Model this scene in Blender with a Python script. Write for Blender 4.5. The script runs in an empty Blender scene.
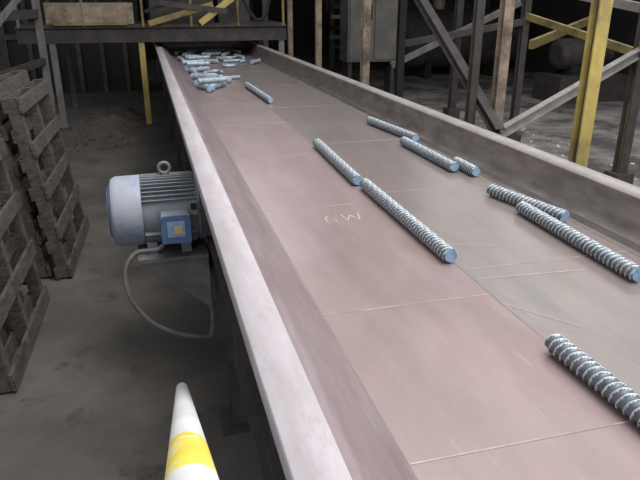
import bpy, bmesh, math, random
from mathutils import Vector, Matrix, noise
random.seed(7)
D=bpy.data; S=bpy.context.scene
S.view_settings.view_transform='Standard'
# ---------------------------------------------------------------- materials
def srgb(r,g,b):
    f=lambda c:(c/255/12.92) if c/255<=.04045 else ((c/255+.055)/1.055)**2.4
    return (f(r),f(g),f(b),1)
def mat(name,c1,c2=None,rough=.7,metal=0,scale=4,detail=6,stretch=(1,1,1),bump=0,bscale=60,c3=None,s3=1.2,t3=(.5,.6),lo=.35,hi=.65,st3=(1,1,1),wear=None):
    m=D.materials.new(name); m.use_nodes=True; nt=m.node_tree; N=nt.nodes; L=nt.links
    b=N['Principled BSDF']; b.inputs['Roughness'].default_value=rough; b.inputs['Metallic'].default_value=metal
    c2=c2 or c1
    tc=N.new('ShaderNodeTexCoord')
    def layer(sc,st,det=6,p=(.35,.65),ro=.65):
        mp=N.new('ShaderNodeMapping'); mp.inputs['Scale'].default_value=st
        L.new(tc.outputs['Object'],mp.inputs['Vector'])
        n=N.new('ShaderNodeTexNoise'); n.inputs['Scale'].default_value=sc; n.inputs['Detail'].default_value=det; n.inputs['Roughness'].default_value=ro
        L.new(mp.outputs[0],n.inputs['Vector'])
        r=N.new('ShaderNodeValToRGB'); r.color_ramp.elements[0].position=p[0]; r.color_ramp.elements[1].position=p[1]
        L.new(n.outputs['Fac'],r.inputs['Fac']); return r
    def mix(a,col,fac):
        mx=N.new('ShaderNodeMixRGB'); mx.inputs['Color2'].default_value=srgb(*col)
        L.new(fac,mx.inputs['Fac']); L.new(a,mx.inputs['Color1']); return mx.outputs['Color']
    r=layer(scale,stretch,detail,(lo,hi))
    r.color_ramp.elements[0].color=srgb(*c1); r.color_ramp.elements[1].color=srgb(*c2)
    out=r.outputs['Color']
    if c3: out=mix(out,c3,layer(s3,st3,8,t3,.7).outputs['Color'])
    if wear:
        out=mix(out,wear[0],layer(wear[1],wear[2],8,wear[3],.75).outputs['Color'])
    L.new(out,b.inputs['Base Color'])
    if bump:
        nb=N.new('ShaderNodeTexNoise'); nb.inputs['Scale'].default_value=bscale; nb.inputs['Detail'].default_value=6
        L.new(tc.outputs['Object'],nb.inputs['Vector'])
        bp=N.new('ShaderNodeBump'); bp.inputs['Strength'].default_value=bump; bp.inputs['Distance'].default_value=.02
        L.new(nb.outputs['Fac'],bp.inputs['Height']); L.new(bp.outputs[0],b.inputs['Normal'])
    return m
M={}
M['pan_brown']=mat('pan_brown_steel',(132,114,113),(148,130,129),rough=.36,metal=.35,scale=2.2,stretch=(3,.8,1),c3=(142,130,127),s3=1.1,t3=(.45,.75),wear=((164,152,149),3.5,(9,1.2,1),(.60,.80)))
M['pan_grey']=mat('pan_grey_steel',(118,113,110),(134,128,124),rough=.34,metal=.4,scale=2.2,stretch=(4,.7,1),c3=(135,121,119),s3=1.1,t3=(.38,.66),wear=((156,152,147),3.5,(9,1.2,1),(.60,.80)))
M['flange']=mat('flange_dusty_steel',(152,146,149),(170,164,168),rough=.7,metal=.05,scale=2.5,stretch=(5,1,1),wear=((142,135,138),6,(3,1,1),(.56,.75)))
M['slope']=mat('slope_worn_steel',(128,113,115),(146,133,135),rough=.36,metal=.35,scale=2,stretch=(5,1,1),wear=((162,152,154),3,(9,1,1),(.55,.75)))
M['wallR']=mat('side_dark_steel',(78,72,70),(106,99,95),rough=.5,metal=.2,scale=3,stretch=(1,1.2,4))
M['wallRtop']=mat('side_rim',(118,112,110),(140,134,131),rough=.6,scale=3)
M['seam']=mat('seam_line',(172,162,156),(132,118,114),rough=.5,scale=9)
M['seamd']=mat('seam_dark',(102,94,90),(118,109,105),rough=.5,scale=9)
M['seamg']=mat('seam_pale',(164,160,152),(126,121,114),rough=.5,scale=9)
M['chalk']=mat('chalk',(188,178,174),(156,144,139),rough=.9,scale=40)
M['dark']=mat('dark_steel',(46,43,41),(68,63,60),rough=.75,scale=5,bump=.2)
M['black']=mat('grimy_black',(22,21,20),(36,33,31),rough=.85,scale=5)
M['grey']=mat('grey_steel',(88,86,85),(118,115,112),rough=.7,scale=5)
M['lightgrey']=mat('light_grey_steel',(114,110,107),(142,137,133),rough=.7,scale=6)
M['yellow']=mat('worn_yellow_paint',(158,138,74),(182,164,92),rough=.65,scale=6,c3=(98,86,62),s3=3,t3=(.48,.70))
M['olive']=mat('grimy_yellow_paint',(116,102,58),(146,130,74),rough=.7,scale=6,c3=(66,60,50),s3=3,t3=(.48,.66))
M['rust']=mat('rusty_post',(114,99,84),(152,137,118),rough=.75,scale=5,c3=(82,72,64),s3=3,t3=(.48,.64))
M['railw']=mat('rail_white_paint',(200,200,199),(222,221,218),rough=.4,scale=6,wear=((214,204,130),7,(1,1,1),(.60,.70)))
M['raily']=mat('rail_yellow_paint',(214,196,70),(232,214,84),rough=.4,scale=6,c3=(216,214,204),s3=9,t3=(.52,.58))
M['wood']=mat('weathered_wood',(56,52,49),(86,81,77),rough=.88,scale=5,stretch=(2,2,6),bump=.4,c3=(40,37,35),s3=4,t3=(.50,.68))
M['motorgrey']=mat('motor_grey',(100,104,110),(127,131,137),rough=.7,scale=7)
M['motorlight']=mat('motor_dusty_cover',(134,140,150),(151,156,165),rough=.65,scale=5,c3=(104,126,160),s3=4,t3=(.56,.68))
M['blue']=mat('blue_paint',(68,96,136),(92,120,156),rough=.5,scale=8)
M['label']=mat('yellow_label',(190,176,112),rough=.5)
M['plate']=mat('name_plate',(124,144,172),(148,164,188),rough=.4,scale=12)
M['cable']=mat('conduit_grey',(80,78,79),(106,103,103),rough=.65,scale=14)
M['bar']=mat('bar_steel',(82,89,95),(108,115,120),rough=.45,metal=.45,scale=30)
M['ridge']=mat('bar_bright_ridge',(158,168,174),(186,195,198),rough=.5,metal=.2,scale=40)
M['barend']=mat('bar_blue_end',(116,150,184),(150,180,206),rough=.4,metal=.2,scale=30)
M['silver']=mat('offcut_silver',(132,146,156),(180,192,200),rough=.42,metal=.3,scale=18)
M['floor']=mat('concrete_floor_dirty',(76,72,66),(94,89,83),rough=.9,scale=1.5,c3=(66,62,58),s3=.9,t3=(.42,.68),bump=.35,bscale=25,wear=((49,46,43),2.6,(1,1,1),(.56,.68)))
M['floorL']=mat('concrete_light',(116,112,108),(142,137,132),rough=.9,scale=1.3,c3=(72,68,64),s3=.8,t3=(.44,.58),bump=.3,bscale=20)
M['spill']=mat('black_spillage',(28,26,25),(60,56,53),rough=.95,scale=6,bump=.6,bscale=30)
M['crumb']=mat('pale_crumbs',(170,168,164),(200,198,192),rough=.9)
M['dirt']=mat('brown_dirt',(62,56,49),(84,76,66),rough=.95,scale=6,bump=.6,bscale=30)
M['wall']=mat('sooty_wall',(30,28,27),(48,45,43),rough=.9,scale=.8)
M['wallL']=mat('sooty_sheet',(52,49,47),(72,68,65),rough=.9,scale=1.5)
M['cab']=mat('cabinet_grey',(86,83,79),(108,104,98),rough=.6,scale=3)

# ---------------------------------------------------------------- builder
class B:
    def __init__(s): s.v=[];s.f=[];s.mi=[];s.mats=[];s.sm=[]
    def m(s,k):
        if k not in s.mats: s.mats.append(k)
        return s.mats.index(k)
    def add(s,vs,fs,k,smooth=False):
        o=len(s.v); s.v+= [tuple(p) for p in vs]
        i=s.m(k)
        for f in fs: s.f.append([o+q for q in f]); s.mi.append(i); s.sm.append(smooth)
    def box(s,a,b,k,mtx=None):
        x0,y0,z0=a;x1,y1,z1=b
        vs=[Vector(p) for p in [(x0,y0,z0),(x1,y0,z0),(x1,y1,z0),(x0,y1,z0),(x0,y0,z1),(x1,y0,z1),(x1,y1,z1),(x0,y1,z1)]]
        if mtx: vs=[mtx@p for p in vs]
        s.add(vs,[(0,3,2,1),(4,5,6,7),(0,1,5,4),(1,2,6,5),(2,3,7,6),(3,0,4,7)],k)
    def frame(s,p,q,up=(0,0,1)):
        p=Vector(p);q=Vector(q);d=(q-p);L=d.length;d.normalize()
        u=Vector(up)
        if abs(d.dot(u))>.98: u=Vector((0,1,0))
        sx=d.cross(u).normalized(); uz=sx.cross(d).normalized()
        return Matrix(((sx.x,d.x,uz.x,p.x),(sx.y,d.y,uz.y,p.y),(sx.z,d.z,uz.z,p.z),(0,0,0,1))),L
    def beam(s,p,q,w,h,k):
        m,L=s.frame(p,q); s.box((-w/2,0,-h/2),(w/2,L,h/2),k,m)
    def ibeam(s,p,q,w,h,k,t=.014,k2=None):
        m,L=s.frame(p,q)
        s.box((-w/2,0,h/2-t),(w/2,L,h/2),k,m); s.box((-w/2,0,-h/2),(w/2,L,-h/2+t),k,m)
        s.box((-t/2,0,-h/2+t),(t/2,L,h/2-t),k2 or k,m)
    def cyl(s,p,q,r,k,n=20,r2=None,smooth=True,kend=None):
        m,L=s.frame(p,q); r2=r if r2 is None else r2
        a=[m@Vector((r*math.cos(2*math.pi*i/n),0,r*math.sin(2*math.pi*i/n))) for i in range(n)]
        b=[m@Vector((r2*math.cos(2*math.pi*i/n),L,r2*math.sin(2*math.pi*i/n))) for i in range(n)]
        s.add(a+b,[(i,i+n,(i+1)%n+n,(i+1)%n) for i in range(n)],k,smooth)
        s.add(a,[tuple(range(n))],kend or k); s.add(b,[tuple(reversed(range(n)))],kend or k)
    def lathe(s,p,q,prof,k,n=32):
        m,L=s.frame(p,q); vs=[]
        for t,r in prof:
            vs+=[m@Vector((r*math.cos(2*math.pi*i/n),t,r*math.sin(2*math.pi*i/n))) for i in range(n)]
        fs=[]
        for j in range(len(prof)-1):
            fs+=[(j*n+i,(j+1)*n+i,(j+1)*n+(i+1)%n,j*n+(i+1)%n) for i in range(n)]
        s.add(vs,fs,k,True)
        s.add(vs[:n],[tuple(range(n))],k); s.add(vs[-n:],[tuple(reversed(range(n)))],k)
    def tube(s,pts,r,k,n=10,sub=8):
        P=[Vector(p) for p in pts]; Q=[]
        for i in range(len(P)-1):
            p0=P[max(i-1,0)];p1=P[i];p2=P[i+1];p3=P[min(i+2,len(P)-1)]
            for j in range(sub):
                t=j/sub
                Q.append(.5*((2*p1)+(-p0+p2)*t+(2*p0-5*p1+4*p2-p3)*t*t+(-p0+3*p1-3*p2+p3)*t**3))
        Q.append(P[-1]); vs=[]; ref=None
        for i,c in enumerate(Q):
            d=(Q[min(i+1,len(Q)-1)]-Q[max(i-1,0)]).normalized()
            if ref is None: ref=Vector((0,0,1)) if abs(d.z)<.9 else Vector((1,0,0))
            a=(ref-d*ref.dot(d)).normalized(); b=d.cross(a); ref=a
            vs+=[c+r*(math.cos(2*math.pi*j/n)*a+math.sin(2*math.pi*j/n)*b) for j in range(n)]
        fs=[]
        for i in range(len(Q)-1):
            fs+=[(i*n+j,i*n+(j+1)%n,(i+1)*n+(j+1)%n,(i+1)*n+j) for j in range(n)]
        fs+=[tuple(reversed(range(n))),tuple((len(Q)-1)*n+j for j in range(n))]
        s.add(vs,fs,k,True)
    def threaded(s,p,q,r=.028,rid=.0055,lead=.052,starts=2,n=24,step=.003,kb='bar'):
        m,L=s.frame(p,q); R=max(6,int(L/step)); vs=[];hit=[]
        ph0=random.random()
        for i in range(R+1):
            y=L*i/R
            for j in range(n):
                ph=(ph0+y/lead*starts-j/n*1.0*starts)%1.0
                d=abs(ph-.5)*2
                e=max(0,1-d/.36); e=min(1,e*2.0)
                edge=min(1,min(y,L-y)/.006)
                rr=(r+rid*e)*(0.9+.1*edge)
                vs.append(m@Vector((rr*math.cos(2*math.pi*j/n),y,rr*math.sin(2*math.pi*j/n)))); hit.append(e)
        fa=[];fb=[]
        for i in range(R):
            for j in range(n):
                f=(i*n+j,(i+1)*n+j,(i+1)*n+(j+1)%n,i*n+(j+1)%n)
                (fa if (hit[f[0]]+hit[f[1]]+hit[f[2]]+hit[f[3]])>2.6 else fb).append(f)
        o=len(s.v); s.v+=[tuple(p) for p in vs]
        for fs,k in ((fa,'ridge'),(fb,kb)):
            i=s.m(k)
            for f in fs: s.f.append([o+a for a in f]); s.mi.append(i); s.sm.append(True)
        s.add(vs[:n],[tuple(range(n))],'barend'); s.add(vs[-n:],[tuple(reversed(range(n)))],'barend')
    def obj(s,name,bevel=0):
        me=D.meshes.new(name); me.from_pydata(s.v,[],s.f)
        for k in s.mats: me.materials.append(M[k])
        me.polygons.foreach_set('material_index',s.mi); me.polygons.foreach_set('use_smooth',s.sm)
        me.update()
        bm=bmesh.new(); bm.from_mesh(me); bmesh.ops.recalc_face_normals(bm,faces=bm.faces); bm.to_mesh(me); bm.free()
        o=D.objects.new(name,me); S.collection.objects.link(o)
        if bevel:
            md=o.modifiers.new('bev','BEVEL'); md.width=bevel; md.segments=2; md.limit_method='ANGLE'
        return o

# ---------------------------------------------------------------- shell
b=B(); b.box((-8,-3,-.2),(12.2,26.2,0),'floor')
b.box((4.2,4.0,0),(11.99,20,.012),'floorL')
b.obj('floor')
b=B(); b.box((-8,26,0),(12.2,26.2,6),'wall')
for i in range(0,100): b.box((-8+i*.2,25.96,0),(-7.9+i*.2,26,6),'wall')
b.obj('wall_back')
b=B(); b.box((12,3,0),(12.2,26,6),'wall'); b.obj('wall_right')
b=B(); b.box((-2.3,1.5,0),(-2.2,11.5,4.2),'wallL')
for i in range(50): b.box((-2.2,1.5+i*.2,0),(-2.17,1.6+i*.2,4.2),'wallL')
b.obj('wall_left')
b=B(); b.box((-8,8.5,5.2),(12.2,26.2,5.4),'wall'); b.obj('ceiling_blocker')  # unseen partial ceiling, added to keep the background dark

# ---------------------------------------------------------------- trough conveyor
b=B(); Y0,Y1=-.6,15.5
def strip(pts,k,smooth=True,t=0):
    n=60
    vs=[];fs=[]
    for i in range(n+1):
        y=Y0+(Y1-Y0)*i/n
        for x,z in pts: vs.append((x,y,z))
    m=len(pts)
    for i in range(n):
        for j in range(m-1): fs.append((i*m+j,i*m+j+1,(i+1)*m+j+1,(i+1)*m+j))
    b.add(vs,fs,k,smooth)
pz=1.2
strip([(.49,pz),(1.128,pz)],'pan_brown'); strip([(1.128,pz),(1.90,pz)],'pan_grey')
strip([(.182,1.345),(.182,1.395),(.186,1.4),(.27,1.4),(.285,1.399)],'flange')
strip([(.285,1.399),(.300,1.396),(.318,1.386),(.345,1.362),(.44,1.245),(.462,1.221),(.478,1.208),(.49,1.2)],'slope')
strip([(.489,1.2005),(.497,1.2012)],'seamd')
strip([(1.125,1.2006),(1.132,1.2006)],'seamd')
strip([(1.90,pz),(1.935,1.208),(1.962,1.228),(1.98,1.26),(2.03,1.385)],'wallR')
strip([(2.03,1.385),(2.038,1.4),(2.12,1.4),(2.12,1.33)],'wallRtop')
strip([(.184,1.345),(.195,1.385),(.28,1.385),(.45,1.19),(1.9,1.19),(2.0,1.25),(2.03,1.38),(2.115,1.33)],'dark',False)
b.box((.26,Y0,1.02),(.275,Y1,1.385),'dark'); b.box((2.04,Y0,1.0),(2.055,Y1,1.385),'dark')
b.ibeam((.33,Y0,.72),(.33,Y1,.72),.14,.2,'dark'); b.ibeam((2.0,Y0,.72),(2.0,Y1,.72),.12,.2,'dark')
for i in range(12):
    y=.3+i*1.3
    if abs(y-3.9)<.3: y+=.35
    b.box((.27,y,1.03),(2.05,y+.08,1.185),'dark')
    b.box((.195,y+.2,1.04),(.262,y+.215,1.38),'dark')
    for x in (.33,2.0):
        b.box((x-.05,y,.8),(x+.05,y+.1,1.05),'dark')
    if i%2==0:
        for x in (.33,2.0):
            b.ibeam((x,y,0),(x,y,.62),.12,.12,'dark'); b.box((x-.12,y-.12,0),(x+.12,y+.12,.02),'dark')
b.box((.27,Y1-.01,1.0),(2.05,Y1+.01,1.39),'dark')
for i in range(60):
    y=.2+i*.25; b.cyl((.247,y,1.12),(.261,y,1.12),.012,'grey',6,smooth=False)
for y in (1.05,1.80,2.95,4.1,5.3,6.5,8.1,9.7,11.3): 
    b.box((.5,y,1.2),(1.126,y+.005,1.2012),'seam')
for y in (2.02,3.1,4.4,6.1,7.8,9.5): 
    b.box((1.135,y,1.2),(1.9,y+.004,1.2012),'seamg')
def stroke(pts,w=.006,k='chalk'):
    for p,q in zip(pts,pts[1:]):
        p=Vector((p[0],p[1],0));q=Vector((q[0],q[1],0)); n=(q-p).normalized().cross(Vector((0,0,1)))*w/2; h=Vector((0,0,1.2016))
        b.add([p+n+h,p-n+h,q-n+h,q+n+h],[(0,1,2,3)],k)
stroke([(.86,2.80),(.87,2.70),(.90,2.78),(.93,2.70),(.95,2.80)],.005)
stroke([(.80,2.80),(.77,2.76),(.77,2.70),(.81,2.70),(.82,2.74),(.78,2.75)],.005)
stroke([(.62,3.2),(.9,3.26)],.003); stroke([(1.15,1.93),(1.6,1.90)],.004); stroke([(1.13,1.72),(1.3,1.5)],.003); stroke([(1.2,2.3),(1.42,2.22)],.003)
b.obj('vibrating_trough_conveyor')

# ---------------------------------------------------------------- bars
R=.0325; bz=1.2022+R
for x0,y0,x1,y1 in [(1.135,4.30,1.10,3.25),(1.121,3.20,1.109,2.09),(1.80,5.05,1.89,4.25),(1.765,4.20,1.772,3.38),
    (1.85,3.52,1.848,3.25),(1.745,2.90,1.853,2.39),(1.739,2.59,1.709,1.74),(1.108,1.40,1.125,.35),(1.149,7.7,1.19,6.35)]:
    b=B(); b.threaded((x0,y0,bz),(x1,y1,bz),r=.0272,rid=.0053); b.obj('threaded_steel_bar')
b=B(); bz=1.239
for cx,cy,ang,L in [(.60,8.1,80,.42),(.72,7.55,75,.45),(.80,7.7,60,.42),(.62,7.6,112,.40),(.78,8.3,110,.40),(.64,8.7,20,.35),(.86,8.05,35,.38),(.62,9.3,100,.36),(.60,9.9,70,.4),
    (.75,9.6,40,.36),(.58,10.8,10,.36),(.9,11.6,15,.4),(1.0,10.9,150,.36),(.7,12.0,90,.4),(1.2,12.4,20,.4),
    (1.45,12.2,70,.45),(1.62,11.6,100,.5),(1.35,13.2,10,.4),(1.7,12.9,110,.5),(.95,13.2,45,.45),(.6,12.9,70,.4),(.56,11.4,95,.45),(.8,12.6,60,.45),(1.1,11.9,80,.5),(1.3,11.2,120,.4),(1.75,10.6,60,.4)]:
    a=math.radians(ang); dx,dy=math.cos(a)*L/2,math.sin(a)*L/2
    x=max(cx,.5+abs(dx)+.06)
    b.threaded((x-dx,cy-dy,bz),(x+dx,cy+dy,bz),r=.030,rid=.006,n=12,step=.009,kb='silver')
for cx,cy,ang,L in [(.68,8.05,140,.40),(.74,9.75,10,.34),(.74,7.65,20,.38)]:
    a=math.radians(ang); dx,dy=math.cos(a)*L/2,math.sin(a)*L/2
    b.threaded((cx-dx,cy-dy,bz+.068),(cx+dx,cy+dy,bz+.062),r=.030,rid=.006,n=12,step=.009,kb='silver')
for cx,cy,ang,s in [(.98,8.6,200,.12),(.95,9.3,60,.12),(1.25,10.2,310,.13),(.80,10.35,120,.11),(1.5,10.9,20,.14),(1.45,11.7,250,.14),(.85,12.1,0,.13)]:
    a=math.radians(ang); f=lambda u,v:(cx+s*(u*math.cos(a)-v*math.sin(a)),cy+s*(u*math.sin(a)+v*math.cos(a)),1.227)
    b.tube([f(-1.6,.75),f(-.6,.8),f(.3,.7),f(.8,0),f(.3,-.7),f(-.2,-.75)],.024,'silver',8,5)
b.obj('pile_of_bar_offcuts')

# ---------------------------------------------------------------- motor
b=B(); my,mz=3.80,.99; XE=.255
A=lambda x:(x,my,mz)
b.lathe(A(-.30),A(.18),[(0,.10),(.004,.165),(.02,.200),(.045,.214),(.19,.216),(.192,.206)],'motorlight',48)
b.lathe(A(-.302),A(-.29),[(0,.055),(.006,.06)],'blue',24)
for rr in (.085,.12,.15):
    b.tube([(-.302,my+rr*math.cos(t*math.pi/8),mz+rr*math.sin(t*math.pi/8)) for t in range(17)],.004,'blue',6,2)
b.lathe(A(-.11),A(.24),[(0,.19),(.32,.19),(.325,.208),(.345,.208)],'motorgrey',48)
for i in range(48):
    a=2*math.pi*i/48
    if math.radians(152)<a<math.radians(205): continue
    m=Matrix.Translation((0,my,mz))@Matrix.Rotation(a,4,'X')
    b.box((-.105,.185,-.003),(.205,.217,.003),'motorgrey',m)
b.lathe((.225,my,mz),(XE,my,mz),[(0,.215),(.03,.215)],'motorgrey',40)
bx=.025
b.box((bx-.03,my-.30,mz-.12),(bx+.13,my-.17,mz+.04),'motorgrey'); b.box((bx-.035,my-.312,mz-.125),(bx+.135,my-.30,mz+.045),'blue')
b.box((bx,my-.316,mz-.085),(bx+.10,my-.312,mz+.01),'plate'); b.box((bx+.04,my-.318,mz-.065),(bx+.085,my-.316,mz-.02),'label')
for x in (-.025,.125):
    for z in (-.115,.035): b.cyl((bx+x,my-.32,mz+z),(bx+x,my-.31,mz+z),.008,'grey',8)
b.box((.165,my-.24,mz+.02),(.21,my-.215,mz+.10),'lightgrey'); b.box((.17,my-.243,mz+.05),(.205,my-.239,mz+.09),'black')
b.cyl((.04,my,mz+.19),(.04,my,mz+.23),.022,'grey',12)
b.tube([(.04+.032*math.cos(t*math.pi/8),my,mz+.255+.032*math.sin(t*math.pi/8)) for t in range(17)],.011,'grey',8,2)
for x in (-.07,.13): b.box((x-.03,my-.17,mz-.24),(x+.03,my+.17,mz-.16),'motorgrey')
b.box((-.16,my-.24,mz-.265),(XE,my+.24,mz-.24),'grey')
for y in (my-.22,my+.2):
    b.add([(-.15,y,mz-.265),(XE,y,mz-.265),(XE,y,mz-.62),(-.15,y+.02,mz-.265),(XE,y+.02,mz-.265),(XE,y+.02,mz-.62)],
      [(0,1,2),(3,5,4),(0,3,4,1),(1,4,5,2),(2,5,3,0)],'grey')
b.cyl((.0,my-.24,mz-.12),(.0,my-.24,mz-.16),.022,'black',12)
b.tube([(.0,my-.24,mz-.15),(-.05,my-.27,mz-.17),(-.17,my-.3,mz-.17),(-.235,my-.34,mz-.27),(-.215,my-.38,mz-.42),(-.12,my-.4,mz-.57),(.02,my-.4,mz-.67),(.14,my-.38,mz-.72),(.24,my-.3,mz-.74),(.255,my-.1,mz-.5),(.255,my-.05,mz-.3)],.015,'cable',10)
b.obj('electric_motor',.002)

# ---------------------------------------------------------------- stair handrail (near)
b=B(); p0=Vector((.001,.10,1.985)); p1=Vector((.017,2.71,.389)); P=lambda t:p0.lerp(p1,t)
for t0,t1,k in ((0,.155,'railw'),(.155,.255,'raily'),(.255,1,'railw')):
    b.cyl(P(t0),P(t1),.029,k,32)
b.lathe(p1,p1+(p1-p0).normalized()*.02,[(0,.029),(.012,.026),(.022,.014)],'railw',20)
b.cyl((.017,2.66,0),(.017,2.66,.40),.02,'railw',16); b.cyl((.017,2.66,0),(.017,2.66,.012),.045,'grey',16)
b.cyl((.001,.14,0),(.001,.14,1.955),.025,'railw',16); b.cyl((.001,.14,0),(.001,.14,.012),.06,'grey',16)
b.obj('handrail')

# ---------------------------------------------------------------- pallets
def pallet(base,yaw,lean,w=1.2,h=1.5):
    b=B()
    for yy in (0,w/2-.04,w-.08):
        b.box((.022,yy,0),(.108,yy+.08,h),'wood')
    n=int(h/.19)
    for i in range(n):
        z=i*(h-.1)/(n-1)
        b.box((0,-.01+random.uniform(-.01,.01),z),(.022,w+.01,z+.1),'wood')
    for i in range(n-2):
        z=i*(h-.12)/(n-3)
        b.box((.108,-.01,z),(.132,w+.01+random.uniform(-.01,.03),z+.11),'wood')
    o=b.obj('wooden_pallet')
    o.matrix_world=Matrix.Translation(base)@Matrix.Rotation(yaw,4,'Z')@Matrix.Rotation(-lean,4,'Y')
    return o
for (x,y,yaw,ln,w,h) in [(-1.06,3.50,-.02,.10,1.25,1.28),(-1.23,3.45,-.02,.105,1.25,1.28),(-1.40,3.5,-.02,.11,1.25,1.28),(-1.57,3.45,-.01,.115,1.25,1.28),
    (-.90,5.15,-.03,.12,1.3,1.5),(-1.07,5.2,-.03,.125,1.3,1.58),(-1.24,5.12,-.02,.13,1.3,1.55),(-1.41,5.2,-.02,.135,1.3,1.6)]:
    pallet((x,y,.01),yaw,ln,w,h)

# ---------------------------------------------------------------- platform across the far end
b=B(); Y=12.1
b.ibeam((-2.1,Y,1.62),(2.6,Y,1.62),.14,.26,'dark')
b.box((-1.6,Y-.02,1.8),(-.15,Y+.3,2.15),'rust'); b.box((-1.5,Y-.06,1.78),(-.25,Y-.02,1.83),'olive')
b.box((-2.1,Y,1.75),(2.6,Y+2.2,1.79),'dark')
b.ibeam((-2.1,Y+2.2,1.62),(2.6,Y+2.2,1.62),.14,.26,'dark')
for x in (-1.55,-.06,2.5):
    b.ibeam((x,Y,0),(x,Y,1.49),.1,.1,'yellow' if x==-.06 else 'grey'); b.ibeam((x,Y+2.2,0),(x,Y+2.2,1.49),.1,.1,'dark')
    b.box((x-.12,Y-.12,0),(x+.12,Y+.12,.02),'dark')
for x in (-2.05,-1.0,.0,.85,1.7,2.55):
    b.cyl((x,Y+.0,1.75),(x,Y,2.85),.025,'olive' if x>-.5 else 'grey',10)
b.cyl((-2.05,Y,2.85),(2.55,Y,2.85),.025,'olive',10); b.cyl((-.0,Y,2.32),(2.55,Y,2.32),.025,'olive',10)
b.beam((.1,Y-.06,1.80),(1.25,Y-.06,2.12),.05,.1,'olive'); b.beam((.3,Y-.1,2.15),(1.5,Y-.1,2.0),.05,.09,'dark')
b.beam((1.0,Y-.08,1.80),(1.7,Y-.08,2.3),.05,.11,'yellow'); b.beam((.05,Y-.08,2.0),(.8,Y-.08,2.25),.05,.06,'black')
b.box((.15,Y+.4,1.79),(1.3,Y+1.2,2.5),'dark'); b.box((1.4,Y+.5,1.79),(2.0,Y+1.2,2.7),'dark')
b.tube([(1.7,Y-.1,2.4),(1.9,Y-.12,2.0),(2.05,Y-.12,1.85),(2.2,Y-.12,1.95),(2.3,Y-.12,2.3)],.03,'black',8)
b.obj('maintenance_platform')
b=B(); b.box((-4.5,17,0),(-.1,19,3.6),'black');  # ribbed dark panel added to stand in for the dark cavity behind the platform
for i in range(8): b.box((-4.4+i*.55,16.94,0),(-4.3+i*.55,17,3.6),'dark')
b.box((-4.5,16.9,1.3),(-.1,17,1.42),'dark')
b.obj('dark_back_panel')
b=B()
b.ibeam((-1.55,10.9,0),(-1.55,10.9,4.2),.1,.1,'grey'); b.ibeam((-1.95,7.5,0),(-1.95,7.5,4.2),.1,.1,'rust')
b.beam((-1.95,7.5,2.0),(-1.55,10.9,2.0),.06,.12,'dark'); b.beam((-1.9,7.4,1.5),(-1.5,10.8,2.5),.05,.07,'grey')
b.beam((-1.95,7.5,1.3),(-1.55,10.9,1.3),.06,.1,'dark')
b.cyl((-1.9,5.2,1.95),(-1.9,7.5,2.4),.025,'lightgrey',10)
b.ibeam((-1.95,5.2,0),(-1.95,5.2,4.2),.08,.08,'dark')
b.obj('steel_guard_frame')
def hz(x,y,cx,cy,rx,ry,h,seed):
    u=(x-cx)/rx; w=(y-cy)/ry; d=max(0,1-(u*u+w*w))
    q=noise.noise(Vector((u*3+seed,w*3,0)))*.5+noise.noise(Vector((u*9,w*9+seed,0)))*.2
    return -.02+(d**.8)*h*(1+q)
def heap(cx,cy,rx,ry,h,k,n=36,seed=0):
    b=B(); vs=[];fs=[]
    for i in range(n+1):
        for j in range(n+1):
            x=cx+(-1+2*i/n)*rx; y=cy+(-1+2*j/n)*ry
            vs.append((x,y,hz(x,y,cx,cy,rx,ry,h,seed)))
    for i in range(n):
        for j in range(n): fs.append((i*(n+1)+j,(i+1)*(n+1)+j,(i+1)*(n+1)+j+1,i*(n+1)+j+1))
    b.add(vs,fs,k,True); return b
HD=(-.78,12.6,.62,2.2,.14)
b=heap(*HD,'dirt',seed=3)
for i in range(120):
    x=-.8+random.uniform(-.6,.6); y=11.3+random.uniform(-1.2,2); s=random.uniform(.01,.03)
    z=max(0,hz(x,y,*HD,3)); b.box((x,y,z-.005),(x+s*1.5,y+s,z+s),'dirt')
b.obj('dirt_heap')
HS=(3.3,6.3,.98,5.5,.2)
b=heap(*HS,'spill',60,seed=9)
for i in range(460):
    x=random.uniform(2.6,6.6); y=random.uniform(3,11.8); s=random.uniform(.008,.03)
    z=max(0,hz(x,y,*HS,9)) if x<4.28 else 0
    if x>4.2 : z=max(z,.012)
    m=Matrix.Translation((x,y,z+s*.3))@Matrix.Rotation(random.random()*3,4,'Z')@Matrix.Rotation(random.random(),4,'X')
    b.box((-s,-s*.7,-s*.5),(s,s*.7,s*.5),'crumb',m)
b.obj('spilled_coal')

# ---------------------------------------------------------------- right steel frame
def col(x,y,w,k,k2=None,h=5.2):
    b=B(); b.ibeam((x,y,0),(x,y,h),w,w,k,.016,k2); b.box((x-w,y-w,0),(x+w,y+w,.25),'dark'); b.obj('steel_column')
col(3.06,3.9,.10,'yellow','dark'); col(3.32,5.55,.10,'rust','dark'); col(3.14,5.75,.08,'dark')
col(3.1,8.95,.11,'rust'); col(3.55,8.7,.1,'black'); col(3.1,11.6,.1,'rust'); col(3.1,14.0,.1,'rust'); col(3.1,17,.12,'grey')
col(5.4,6.1,.12,'dark','olive'); col(5.4,8.5,.10,'dark'); col(5.6,11,.12,'dark')
b=B()
b.ibeam((3.22,5.3,1.0),(3.22,8.95,3.15),.1,.1,'dark')
b.ibeam((3.3,5.45,.95),(5.4,6.1,1.65),.08,.1,'lightgrey')
b.beam((5.4,8.5,1.98),(5.4,4.6,1.40),.06,.09,'olive')
b.beam((5.4,6.1,2.3),(3.3,5.6,2.9),.07,.11,'grey')
b.beam((5.5,9.5,2.5),(5.5,4.6,1.9),.07,.1,'lightgrey')
b.beam((4.2,10.7,1.1),(6.6,10.6,2.15),.07,.1,'grey')
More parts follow.
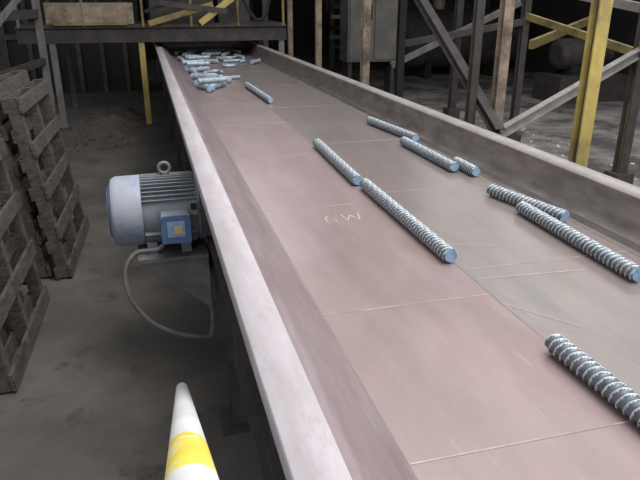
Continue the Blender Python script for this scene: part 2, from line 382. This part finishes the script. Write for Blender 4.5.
b.beam((3.55,8.7,1.6),(5.4,8.5,1.9),.06,.09,'dark')
b.beam((6.2,9.5,1.5),(9.5,12,1.9),.08,.14,'olive')
b.beam((3.1,3.9,2.9),(3.1,17,2.9),.1,.16,'dark')
b.obj('steel_cross_bracing')
b=B()
b.box((4.3,13.6,.9),(5.5,14.2,3.0),'cab'); b.box((4.34,13.57,.95),(4.88,13.6,2.95),'cab'); b.box((4.92,13.57,.95),(5.46,13.6,2.95),'cab')
for x in (4.35,5.37): b.box((x,13.7,0),(x+.08,14.1,.9),'dark')
b.cyl((4.82,13.54,1.8),(4.82,13.54,2.1),.015,'black',8); b.box((4.6,13.55,2.3),(4.75,13.57,2.45),'label')
b.obj('electrical_cabinet')
b=B()
b.lathe((7.2,18,1.1),(11.0,18,1.1),[(0,.3),(.05,.75),(.3,.85),(3.5,.85),(3.75,.75),(3.8,.3)],'dark',28)
for x in (7.9,10.1): b.box((x,17.4,0),(x+.2,18.6,.6),'black')
b.cyl((8.5,18,1.6),(8.5,18,3.8),.18,'rust',16); b.cyl((8.5,18,3.2),(11.8,18,3.2),.12,'grey',14)
for x in (7.9,9.2,10.4): b.lathe((x,18,1.1),(x+.06,18,1.1),[(0,.9),(.06,.9)],'dark',28)
b.obj('storage_tank')
b=B()
for i in range(6):
    z=.7+i*.32; b.beam((6.0,21-.05*i,z),(11.9,21.2,z+.2*(i%2)),.1,.12,['dark','grey','black','rust','dark','lightgrey'][i])
for x in (6.1,8,9.9,11.8): b.ibeam((x,21.1,0),(x,21.1,4),.16,.16,'dark')
b.cyl((6,21.4,2.0),(11.9,21.4,2.0),.2,'dark',16)
b.obj('pipe_rack')
b=B()
b.box((8.8,12.2,0),(10.6,13.2,.6),'dark'); b.lathe((8.95,12.7,1.05),(10.35,12.7,1.05),[(0,.2),(.03,.34),(1.0,.34),(1.05,.2),(1.4,.2)],'dark',24)
b.box((9.2,12.4,.6),(9.9,13.0,.8),'black')
b.obj('pump_unit')
b=B(); b.box((.3,19,0),(3.0,21,1.2),'dark'); b.box((.2,18.9,1.2),(3.1,21.1,3.6),'black'); b.box((.5,18.85,1.5),(1.5,18.9,2.9),'dark')
b.obj('discharge_hopper')

# ---------------------------------------------------------------- light
w=D.worlds.new('World'); S.world=w; w.use_nodes=True
bg=w.node_tree.nodes['Background']; bg.inputs[0].default_value=(.92,.95,1,1); bg.inputs[1].default_value=1.06
def area(name,loc,tgt,size,e,col):
    l=D.lights.new(name,'AREA'); l.shape='RECTANGLE'; l.size=size[0]; l.size_y=size[1]; l.energy=e; l.color=col
    o=D.objects.new(name,l); S.collection.objects.link(o); o.location=loc
    o.rotation_euler=(Vector(tgt)-Vector(loc)).to_track_quat('-Z','Y').to_euler()
area('skylight_1',(2.3,2.0,6.5),(1.2,4.0,1),(4,5),540,(1,.965,.95))
area('right_ground_fill',(7.0,10,5.1),(6.0,7.5,0),(4,4),200,(.97,.98,1))  # fill lamp added to brighten the ground on the right
area('far_trough_area',(1.6,10.5,5.0),(1.4,10,1.2),(1.6,1.6),70,(.95,.98,1))  # area lamp below the solid roof slab, aimed down at the far trough
# ---------------------------------------------------------------- camera
cd=D.cameras.new('camera'); cd.sensor_width=36; cd.lens=36*620/640; cd.clip_start=.02
cam=D.objects.new('camera',cd); S.collection.objects.link(cam); S.camera=cam
cam.location=(0,0,2.2); cam.rotation_euler=(math.radians(90-21.2),0,math.radians(-15.1))
